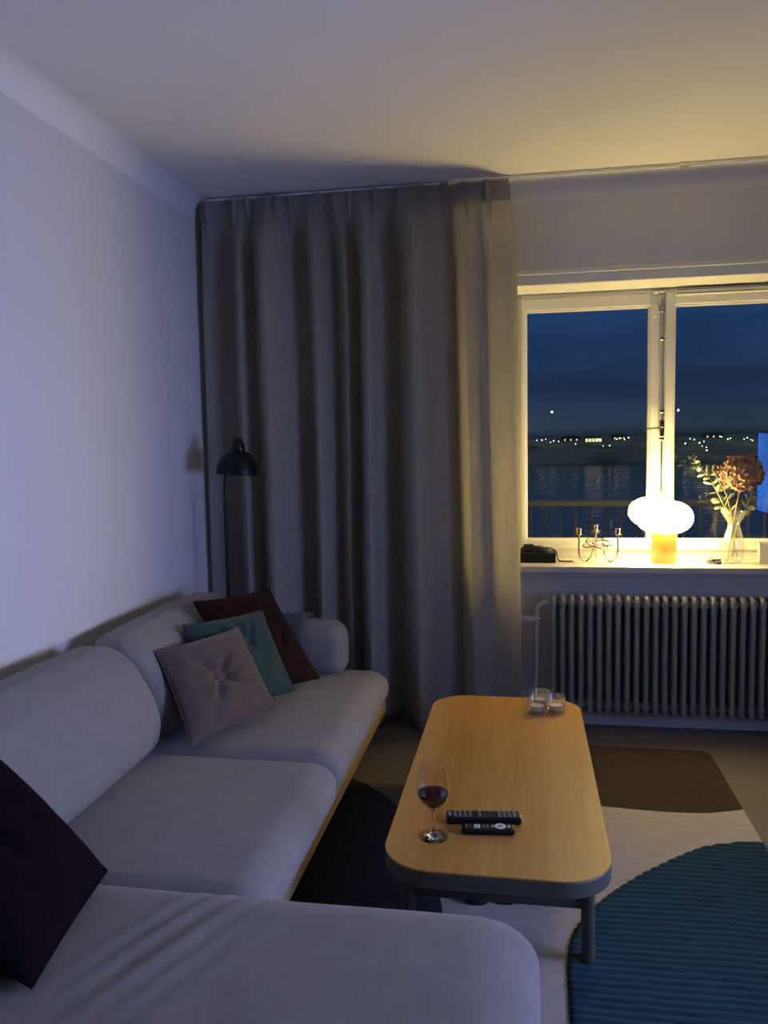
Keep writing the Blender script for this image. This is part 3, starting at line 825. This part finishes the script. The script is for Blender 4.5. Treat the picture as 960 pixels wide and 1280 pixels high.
bm = bmesh.new(); lathe(bm, [(0, .0705), (.009, .0705), (.009, .073), (0, .073)], 20, (-.076, -.004, .512), Mx); obj('valve_cap', bm, M['greybtn'], vb)
for i in (3, 22):
    bm = bmesh.new(); box(bm, i * pitch - .022, i * pitch - .016, .0, .064, .36, .42); obj('wall_bracket', bm, M['rad'], rd, smooth=False)

# -------------------------------------------------------------- sill things
ZS = .760
lp = empty('table_lamp', (.645, 3.892, ZS)); tag(lp, 'lit mushroom lamp with opal glass shade and amber base on the sill', 'table lamp')
bm = bmesh.new(); lathe(bm, [(0, 0), (.056, 0), (.058, .003), (.058, .150), (.052, .150), (0, .148)], 48); obj('lamp_base', bm, M['amber'], lp)
bm = bmesh.new(); prof = []
for k in range(33):
    a = -pi / 2 + pi * k / 32; ca, sa = cos(a), sin(a)
    prof.append((.128 * (abs(ca) ** .80), .2125 + .078 * (abs(sa) ** .92) * (1 if sa > 0 else -1)))
prof[0] = (0, prof[0][1]); prof[-1] = (0, prof[-1][1])
lathe(bm, prof, 56); obj('lamp_shade', bm, M['lampshade'], lp)
bm = bmesh.new(); tube(bm, smooth_path([(.058, .03, .006), (.10, .08, .0035), (.22, .11, .0035), (.45, .118, .0035), (.62, .118, .0035)], 6), .003, 8); obj('lamp_cord', bm, M['card'], lp)

cd = empty('candelabra', (.343, 3.90, ZS)); tag(cd, 'knotted three armed steel candelabra standing on the sill left of the lamp', 'candelabra')
R = .098
arms = [radians(205), radians(335), radians(90)]
for i, a in enumerate(arms):
    d = Vector((cos(a), sin(a), 0)); e2 = Vector((-sin(a), cos(a), 0))
    # each arm: cup, straight down, round U at the foot, up and curled round the neighbours
    def q(r, s, z): return d * r + e2 * s + Vector((0, 0, z))
    path = [q(R, 0, .135), q(R, 0, .10), q(R, 0, .05), q(R - .012, 0, .018), q(R - .036, 0, .0042), q(R - .058, .004, .024), q(R - .070, .010, .062), q(.024, .022, .095), q(.006, .040, .108),
            q(-.030, .055, .100), q(-.062, .040, .086), q(-.070, .0, .075), q(-.050, -.036, .070), q(-.012, -.042, .074), q(.012, -.022, .085)]
    if i == 2: path = [p if p.y < .086 else Vector((p.x, .086, p.z)) for p in path]
    bm = bmesh.new(); tube(bm, smooth_path(path, 6), .0042, 8); obj('arm', bm, M['steel'], cd, ang=60)
    c = path[0]
    bm = bmesh.new(); lathe(bm, [(0, -.004), (.008, -.003), (.019, .0), (.020, .002), (.010, .003), (.0115, .006), (.0115, .030), (.0095, .030), (.0095, .008), (0, .008)], 24, c); obj('candle_cup', bm, M['steel'], cd)

vs = empty('vase', (.950, 3.885, ZS)); tag(vs, 'ribbed hourglass clear vase on the sill right of the lamp', 'vase')
def vprof(off):
    P0 = [(.040, .0), (.044, .010), (.047, .035), (.0485, .065), (.046, .100), (.038, .135), (.028, .165), (.0255, .178), (.029, .192), (.042, .213), (.054, .232), (.058, .243)]
    return [(r - off, z) for r, z in P0]
bm = bmesh.new(); seg = 60
o_ = vprof(0); i_ = [(r, max(z, .008)) for r, z in reversed(vprof(.0032))]
lathe(bm, [(0, 0)] + o_ + i_ + [(0, .008)], seg)
for v in bm.verts:                                  # vertical ribs
    r = sqrt(v.co.x ** 2 + v.co.y ** 2)
    if r > .01:
        a = math.atan2(v.co.y, v.co.x); k = 1 + .022 * cos(a * 15); v.co.x *= k; v.co.y *= k
obj('vase_body', bm, M['thick'], vs, ang=180)
wv = [(r - .0036, z) for r, z in vprof(.0)[:6]]
bm = bmesh.new(); lathe(bm, [(0, .009)] + [(r, max(z, .009)) for r, z in wv] + [(0, wv[-1][1])], 48); obj('water', bm, M['clear'], vs)

# dried hydrangea: a ball of many small four petal florets (one countless head) on a stem
hy = empty('dried_hydrangea', (.950, 3.885, ZS + .01)); tag(hy, 'dried brown hydrangea head on one stem in the clear vase', 'flower')
HC = Vector((.028, -.005, .408))
bm = bmesh.new(); tube(bm, smooth_path([(-.020, .004, .004), (-.012, .003, .10), (.0, .0, .19), (.014, -.003, .28), (.026, -.005, .35), (.028, -.005, .40)], 6), .0032, 8); obj('stem', bm, M['stem'], hy)
bm = bmesh.new(); ga = pi * (3 - sqrt(5)); NF = 190
for k in range(NF):
    zz = 1 - 2 * (k + .5) / NF; rr = sqrt(1 - zz * zz); n_ = Vector((rr * cos(ga * k), rr * sin(ga * k), zz))
    rad = .076 + .012 * random.random() + .012 * nz(n_, 3)
    p = HC + Vector((n_.x * rad * 1.02, n_.y * rad * .95, n_.z * rad * .88))
    q = n_.to_track_quat('Z', 'Y'); a0 = random.random() * pi
    for i in range(4):
        a = a0 + pi / 2 * i; s = .0125 + .005 * random.random(); cup = .004 + .006 * random.random()
        loc = [(0, 0, 0), (s * .55, -s * .5, cup * .4), (s * 1.15, -s * .35, cup), (s * 1.3, 0, cup * 1.3), (s * 1.15, s * .35, cup), (s * .55, s * .5, cup * .4)]
        vv = []
        for x, y, z in loc:
            w = Vector((x * cos(a) - y * sin(a), x * sin(a) + y * cos(a), z)); vv.append(bm.verts.new(p + q @ w))
        for i2 in range(1, 5): bm.faces.new((vv[0], vv[i2], vv[i2 + 1]))
o = obj('florets', bm, M['petal'], hy, ang=180)
bm = bmesh.new(); bmesh.ops.create_icosphere(bm, subdivisions=3, radius=.070)
for v in bm.verts: v.co = HC + Vector((v.co.x, v.co.y * .95, v.co.z * .88)) * (1 + .06 * nz(v.co, 40))
obj('flower_core', bm, M['petal'], hy)

def eucalyptus(name, pts, nl, sizes, label):
    e = empty(name, (.950, 3.885, ZS + .01)); tag(e, label, 'eucalyptus sprig', 'eucalyptus sprigs in the vase')
    path = smooth_path(pts, 10)
    bm = bmesh.new(); tube(bm, path, lambda t: .0026 - .0014 * t, 6); obj('twig', bm, M['twig'], e)
    N = len(path)
    for i in range(nl):
        t = .46 + .54 * i / (nl - 1); k = min(N - 2, int(t * (N - 1)))
        p = path[k]; d = (path[k + 1] - path[k]).normalized()
        ax = Vector((cos(i * 1.75 + .5), .55 * sin(i * 1.75 + .5), 0.1)); ax = (ax - d * ax.dot(d)).normalized()
        s = sizes[0] + (sizes[1] - sizes[0]) * i / (nl - 1)
        for sg in (1, -1):
            o1 = (ax * sg + d * .55 + Vector((0, 0, random.uniform(-.25, .2)))).normalized(); w = d.cross(o1).normalized(); up = o1.cross(w)
            tw = random.uniform(-.9, .9); w = (w * cos(tw) + up * sin(tw)).normalized(); up = o1.cross(w)
            bm = bmesh.new(); ring = []
            for l, b_ in ((0, .05), (.18, .55), (.42, .95), (.65, 1.0), (.85, .70), (1.0, .12)):
                c = p + o1 * (s * l + .003) + up * (.10 * s * l * l)
                ring.append([bm.verts.new(c - w * s * .36 * b_ + up * .06 * s * b_), bm.verts.new(c), bm.verts.new(c + w * s * .36 * b_ + up * .06 * s * b_)])
            for A, B in zip(ring, ring[1:]):
                bm.faces.new((A[0], A[1], B[1], B[0])); bm.faces.new((A[1], A[2], B[2], B[1]))
            lf = obj('leaf', bm, M['leaf'], e, ang=180); md = lf.modifiers.new('t', 'SOLIDIFY'); md.thickness = .0006
eucalyptus('eucalyptus_sprig', [(.018, .0, .01), (.0, .004, .12), (-.018, .0, .20), (-.055, -.01, .275), (-.115, -.02, .385), (-.160, -.022, .435), (-.190, -.02, .482)], 11, (.048, .022), 'long eucalyptus sprig leaning left out of the vase')
eucalyptus('eucalyptus_sprig', [(-.006, .0, .01), (.004, -.004, .12), (.022, -.006, .20), (.050, -.01, .25), (.066, -.01, .30), (.082, -.008, .345)], 5, (.044, .034), 'short eucalyptus sprig leaning right beneath the hydrangea')
eucalyptus('eucalyptus_sprig', [(.004, .006, .01), (.0, .008, .12), (-.006, .014, .20), (-.025, .04, .30), (-.055, .06, .37), (-.085, .07, .42)], 6, (.042, .030), 'middle eucalyptus sprig leaning back towards the window pane')

tn = empty('candle_tin', (.862, 3.866, ZS)); tag(tn, 'small low dark round tin on the sill between lamp and vase', 'tin')
bm = bmesh.new(); lathe(bm, [(0, 0), (.032, 0), (.033, .002), (.033, .012), (0, .012)], 36); obj('tin_base', bm, M['tin'], tn)
bm = bmesh.new(); lathe(bm, [(0, .012), (.0345, .012), (.0345, .023), (.033, .025), (0, .0245)], 36); obj('tin_lid', bm, M['chrome'], tn)

wb = empty('white_box', (1.115, 3.90, ZS), radians(-8)); tag(wb, 'small white box on the sill at the right picture edge', 'box')
bm = bmesh.new(); box(bm, -.05, .05, -.035, .035, 0, .075); obj('box_body', bm, M['card'], wb, False, bevel=.003)
bm = bmesh.new(); box(bm, -.0515, .0515, -.0365, .0365, .074, .094); obj('box_lid', bm, M['card'], wb, False, bevel=.003)

bk = empty('black_book', (.062, 3.905, ZS)); tag(bk, 'flat black book lying on the sill beside the curtain', 'book')
for z0, z1 in ((0, .005), (.042, .047)):
    bm = bmesh.new(); box(bm, -.085, .085, -.062, .062, z0, z1); obj('book_cover', bm, M['blackplastic'], bk, False, bevel=.001)
bm = bmesh.new(); box(bm, -.085, .0848, -.0625, -.058, .002, .045); obj('spine', bm, M['blackplastic'], bk, False, bevel=.001)
bm = bmesh.new(); box(bm, -.081, .081, -.057, .058, .005, .042); obj('pages', bm, M['paper'], bk, False)
cb = empty('charging_cable', (.050, 3.905, ZS + .047)); tag(cb, 'tangled black charging cable and adapter lying on the black book', 'cable')
bm = bmesh.new(); path = []
for k in range(90):
    a = k * .42; rr = .036 + .012 * sin(k * .9); path.append((rr * 1.35 * cos(a), rr * .8 * sin(a), .0065 + .018 * abs(sin(k * .33)) * (k / 90) + .004 * sin(k * 1.3) ** 2))
tube(bm, smooth_path(path, 2), .0048, 8)
obj('coil', bm, M['rubber'], cb, ang=60)
bm = bmesh.new(); box(bm, -.055, -.005, -.022, .022, .001, .034); obj('adapter', bm, M['blackplastic'], cb, False, bevel=.006)
bm = bmesh.new(); tube(bm, smooth_path([(.045, .0, .018), (.070, .004, .016), (.088, .004, .010), (.102, .0, -.004), (.106, -.006, -.030), (.118, -.012, -.043), (.15, -.022, -.0435), (.178, -.03, -.0435)], 6), .0028, 8); obj('cable_end', bm, M['rubber'], cb, ang=60)

# floor pot at the right picture edge
pt = empty('floor_pot', (1.140, 3.62, 0)); tag(pt, 'low black round pot on the floor at the right picture edge', 'pot')
bm = bmesh.new(); lathe(bm, [(0, 0), (.060, 0), (.078, .012), (.084, .030), (.080, .050), (.070, .062), (.064, .060), (.072, .046), (.074, .03), (.062, .012), (0, .010)], 40); obj('pot_body', bm, M['black'], pt)

# -------------------------------------------------------------- television
tv = empty('television', (RX, 1.625, 1.043)); tag(tv, 'large wall mounted television showing a bright blue picture, mirrored in the window', 'television')
bm = bmesh.new(); box(bm, -.105, -.065, -.585, .585, -.335, .335); obj('tv_case', bm, M['blackplastic'], tv, False, bevel=.006)
bm = bmesh.new(); box(bm, -.1065, -.105, -.570, .570, -.315, .315); obj('screen', bm, M['tv_picture'], tv, False)
al = bpy.data.lights.new('screen_backlight', 'AREA'); al.shape = 'RECTANGLE'; al.size = .63; al.size_y = 1.14; al.spread = radians(90)
al.energy = 16.5; al.color = (.38, .475, 1.0)           # LCD panel: shines mostly straight ahead
ao = bpy.data.objects.new('screen_backlight', al); ao.location = (-.109, 0, 0); ao.rotation_euler = (0, radians(90), 0); link(ao, tv)
bm = bmesh.new(); box(bm, -.066, 0, -.2, .2, -.15, .15); obj('wall_mount', bm, M['black'], tv, False)

# ------------------------------------------------------------------ outside
bm = bmesh.new(); box(bm, -3, 5, 4.12, 5.42, -.16, -.01); o = obj('balcony', bm, M['balcony'], None, False); o.name = 'balcony_floor'; o['kind'] = 'structure'
br = empty('balcony_railing', (0, 5.32, 0)); tag(br, 'metal balcony railing with thin upright bars outside the window', 'railing')
bm = bmesh.new(); box(bm, -3, 5, -.022, .022, .905, .945); obj('handrail', bm, M['railing'], br, False, bevel=.006)
bm = bmesh.new(); box(bm, -3, 5, -.012, .012, .08, .11); obj('bottom_rail', bm, M['railing'], br, False)
b0 = None
for i in range(20):
    x = -.15 + i * .096
    if b0 is None: bm = bmesh.new(); tube(bm, [(0, 0, .1), (0, 0, .91)], .0075, 8); b0 = obj('upright_bar', bm, M['railing'], br); o = b0
    else: o = b0.copy(); link(o, br)
    o.location = (x, 0, 0)
for x in (-2.9, 4.9, 1.9):
    bm = bmesh.new(); box(bm, x - .02, x + .02, -.02, .02, -.01, .93); obj('post', bm, M['railing'], br, False)
WZ = -15
bm = bmesh.new(); box(bm, -700, 900, 40, 900, WZ - 1, WZ); o = obj('water_surface', bm, M['water'], None, False); tag(o, 'dark night water beyond the balcony', 'water', kind='structure')
bm = bmesh.new(); top = []; N = 160
for i in range(N + 1):
    x = -500 + 1200 * i / N
    h = 1.0 + 2.2 * nz((x * .008, 0, 3)) + 1.4 * nz((x * .03, 1, 3)) + .7 * nz((x * .15, 2, 2))
    top.append([bm.verts.new((x, 490, WZ - 1)), bm.verts.new((x, 500, WZ + 2)), bm.verts.new((x, 530, -7 + h * .3)), bm.verts.new((x, 590, h)), bm.verts.new((x, 700, -8)), bm.verts.new((x, 700, WZ - 1))])
for A, B in zip(top, top[1:]):
    for k in range(5): bm.faces.new((A[k], A[k + 1], B[k + 1], B[k]))
    bm.faces.new((A[5], A[0], B[0], B[5]))
bm.faces.new(top[0]); bm.faces.new(top[-1])
o = obj('far_shore', bm, M['shore'], ang=180); tag(o, 'dark far shore on the horizon with town lights', 'shore', kind='structure')
def shore_z(x, y):
    h = 1.0 + 2.2 * nz((x * .008, 0, 3)) + 1.4 * nz((x * .03, 1, 3)) + .7 * nz((x * .15, 2, 2))
    if y < 530: return WZ + 2 + (-7 + h * .3 - WZ - 2) * (y - 500) / 30
    return (-7 + h * .3) + (h + 7 - h * .3) * min(1, (y - 530) / 60)
LIGHTS = [(7.7, 0.0), (10.8, 0.1), (13.1, 0.7), (15.9, -1.2), (17.8, -0.5), (20.8, -0.8), (30.8, -2.6), (44.2, -0.2), (47.1, -4.1), (50.8, -3.9), (55.0, -0.1), (57.3, 0.4), (59.5, -0.5), (61.7, 0.6),
          (88.0, -4.5), (96.9, -0.7), (102.3, -3.2), (104.7, -2.4), (106.2, -5.9), (106.4, -7.7), (103.7, -5.1), (114.5, 0.0), (118.1, -1.3), (119.5, -0.8), (127.1, -1.4), (128.8, -0.7), (130.7, -1.8), (131.7, -2.3), (94.3, -3.4), (99.3, -1.2)]
f0 = None
for i, (x, z) in enumerate(LIGHTS):
    y = 592.
    for k in range(60):                               # walk forward until the lamp stands 3 m above the slope
        t = y / 500; 
        if 1.35 + (z - 1.35) * t - shore_z(x * t, y) > 3: break
        y -= 1.5
    t = y / 500; p = (x * t, y, 1.35 + (z - 1.35) * t)
    if f0 is None:
        bm = bmesh.new(); bmesh.ops.create_icosphere(bm, subdivisions=2, radius=.27)
        f0 = obj('far_street_light', bm, M['far_bulb'], ang=60); o = f0
    else:
        o = f0.copy(); link(o)
    o.location = p; s = [.8, 1.2, .7, 1.0, 1.4, .9][i % 6]; o.scale = (s, s, s)
    tag(o, 'tiny yellow street light on the dark far shore', 'street light', 'street lights on the far shore')
for x, z, nm in ((6.7, 7.6, 'bright white mast light above the far shore, seen in the left pane'), (36.0, 7.3, 'bright white mast light above the far shore, seen in the right pane')):
    r = empty('mast_light', (x, 200, WZ)); tag(r, nm, 'mast light')
    bm = bmesh.new(); tube(bm, [(0, 0, -1), (0, 0, z - WZ)], .03, 6); obj('mast', bm, M['shore'], r)
    bm = bmesh.new(); bmesh.ops.create_icosphere(bm, subdivisions=2, radius=.2)
    for v in bm.verts: v.co.z += z - WZ
    obj('bulb', bm, M['mast_bulb'], r)
for i, (x, y, w, h, lab) in enumerate(((46., 560, 11, 4.6, 'far lit building with a broad yellow window front'), (32., 575, 12, 3.2, 'far low building on the left shore'), (64.5, 575, 9, 3.6, 'far building just left of the middle sash'), (128, 585, 12, 3.4, 'far building behind the flower vase'))):
    zb = shore_z(x, y) - 1.5
    r = empty('far_building', (x, y, zb)); tag(r, lab, 'building')
    bm = bmesh.new(); box(bm, -w / 2, w / 2, -4, 4, 0, h); prism_pts = [(-w / 2 - .3, h), (w / 2 + .3, h), (w / 2 - 1, h + 1.2), (-w / 2 + 1, h + 1.2)]
    a = [bm.verts.new((px_, -4.3, pz)) for px_, pz in prism_pts]; b_ = [bm.verts.new((px_, 4.3, pz)) for px_, pz in prism_pts]
    bm.faces.new(a); bm.faces.new(b_)
    for k in range(4): bm.faces.new((a[k], a[(k + 1) % 4], b_[(k + 1) % 4], b_[k]))
    obj('building_wall', bm, M['far_wall'], r, False)
    n = 5 if i == 0 else 3
    for k in range(n):
        for q_ in range(2 if i == 0 else 1):
            xx = -w / 2 + (k + .5) * w / n
            bm = bmesh.new(); ww = .38 * w / n if i == 0 else .45
            box(bm, xx - ww, xx + ww, -4.08, -3.9, h * (.50 + .24 * q_) - .55, h * (.50 + .24 * q_) + .55); obj('window', bm, M['far_lit'], r, False)

# -------------------------------------------------------------------- world
w = bpy.data.worlds.new('dusk'); SC.world = w; w.use_nodes = True
nt = w.node_tree; nt.nodes.clear()
out = nt.nodes.new('ShaderNodeOutputWorld'); bg = nt.nodes.new('ShaderNodeBackground')
tc = nt.nodes.new('ShaderNodeTexCoord'); sx = nt.nodes.new('ShaderNodeSeparateXYZ')
nt.links.new(tc.outputs['Generated'], sx.inputs[0])
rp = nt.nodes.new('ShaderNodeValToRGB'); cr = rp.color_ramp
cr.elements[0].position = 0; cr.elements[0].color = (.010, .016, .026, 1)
cr.elements[1].position = 1; cr.elements[1].color = (.12, .16, .24, 1)  # zenith, never in view, brightened to light the land outside
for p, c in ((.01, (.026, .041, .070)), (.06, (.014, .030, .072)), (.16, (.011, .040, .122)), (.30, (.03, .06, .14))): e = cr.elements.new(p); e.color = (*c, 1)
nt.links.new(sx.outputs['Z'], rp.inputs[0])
mp = nt.nodes.new('ShaderNodeMapping'); mp.inputs['Scale'].default_value = (3, 3, 14)
n = nt.nodes.new('ShaderNodeTexNoise'); n.inputs['Scale'].default_value = 1.6; n.inputs['Detail'].default_value = 5
nt.links.new(tc.outputs['Generated'], mp.inputs[0]); nt.links.new(mp.outputs[0], n.inputs['Vector'])
r2 = nt.nodes.new('ShaderNodeValToRGB'); r2.color_ramp.elements[0].position = .3; r2.color_ramp.elements[1].position = .75
r2.color_ramp.elements[0].color = (.72, .72, .75, 1); r2.color_ramp.elements[1].color = (1.25, 1.3, 1.3, 1)
nt.links.new(n.outputs[0], r2.inputs[0])
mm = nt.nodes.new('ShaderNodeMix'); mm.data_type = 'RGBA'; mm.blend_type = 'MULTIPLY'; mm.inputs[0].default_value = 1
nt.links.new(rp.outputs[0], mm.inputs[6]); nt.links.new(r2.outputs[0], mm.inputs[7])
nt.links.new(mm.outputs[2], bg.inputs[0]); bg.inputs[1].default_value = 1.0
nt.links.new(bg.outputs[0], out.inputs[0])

# ------------------------------------------------------------------- camera
cam = bpy.data.cameras.new('camera'); co = bpy.data.objects.new('camera', cam); COL.objects.link(co)
cam.sensor_fit = 'VERTICAL'; cam.sensor_height = 36; cam.lens = 1000 / 1280 * 36; cam.clip_start = .05; cam.clip_end = 3000
A = ((0.98497539, 0.00320041, 0.17266513), (0.17167683, 0.09025299, -0.98101043), (-0.01872318, 0.99591373, 0.08834751))
co.matrix_world = Matrix(((*A[0], 0), (*A[1], 0), (*A[2], 1.352), (0, 0, 0, 1)))
SC.camera = co
vsn = SC.view_settings
vsn.view_transform = 'Standard'; vsn.look = 'None'; vsn.gamma = 1; vsn.exposure = 0
try: vsn.use_curve_mapping = False
except Exception: pass
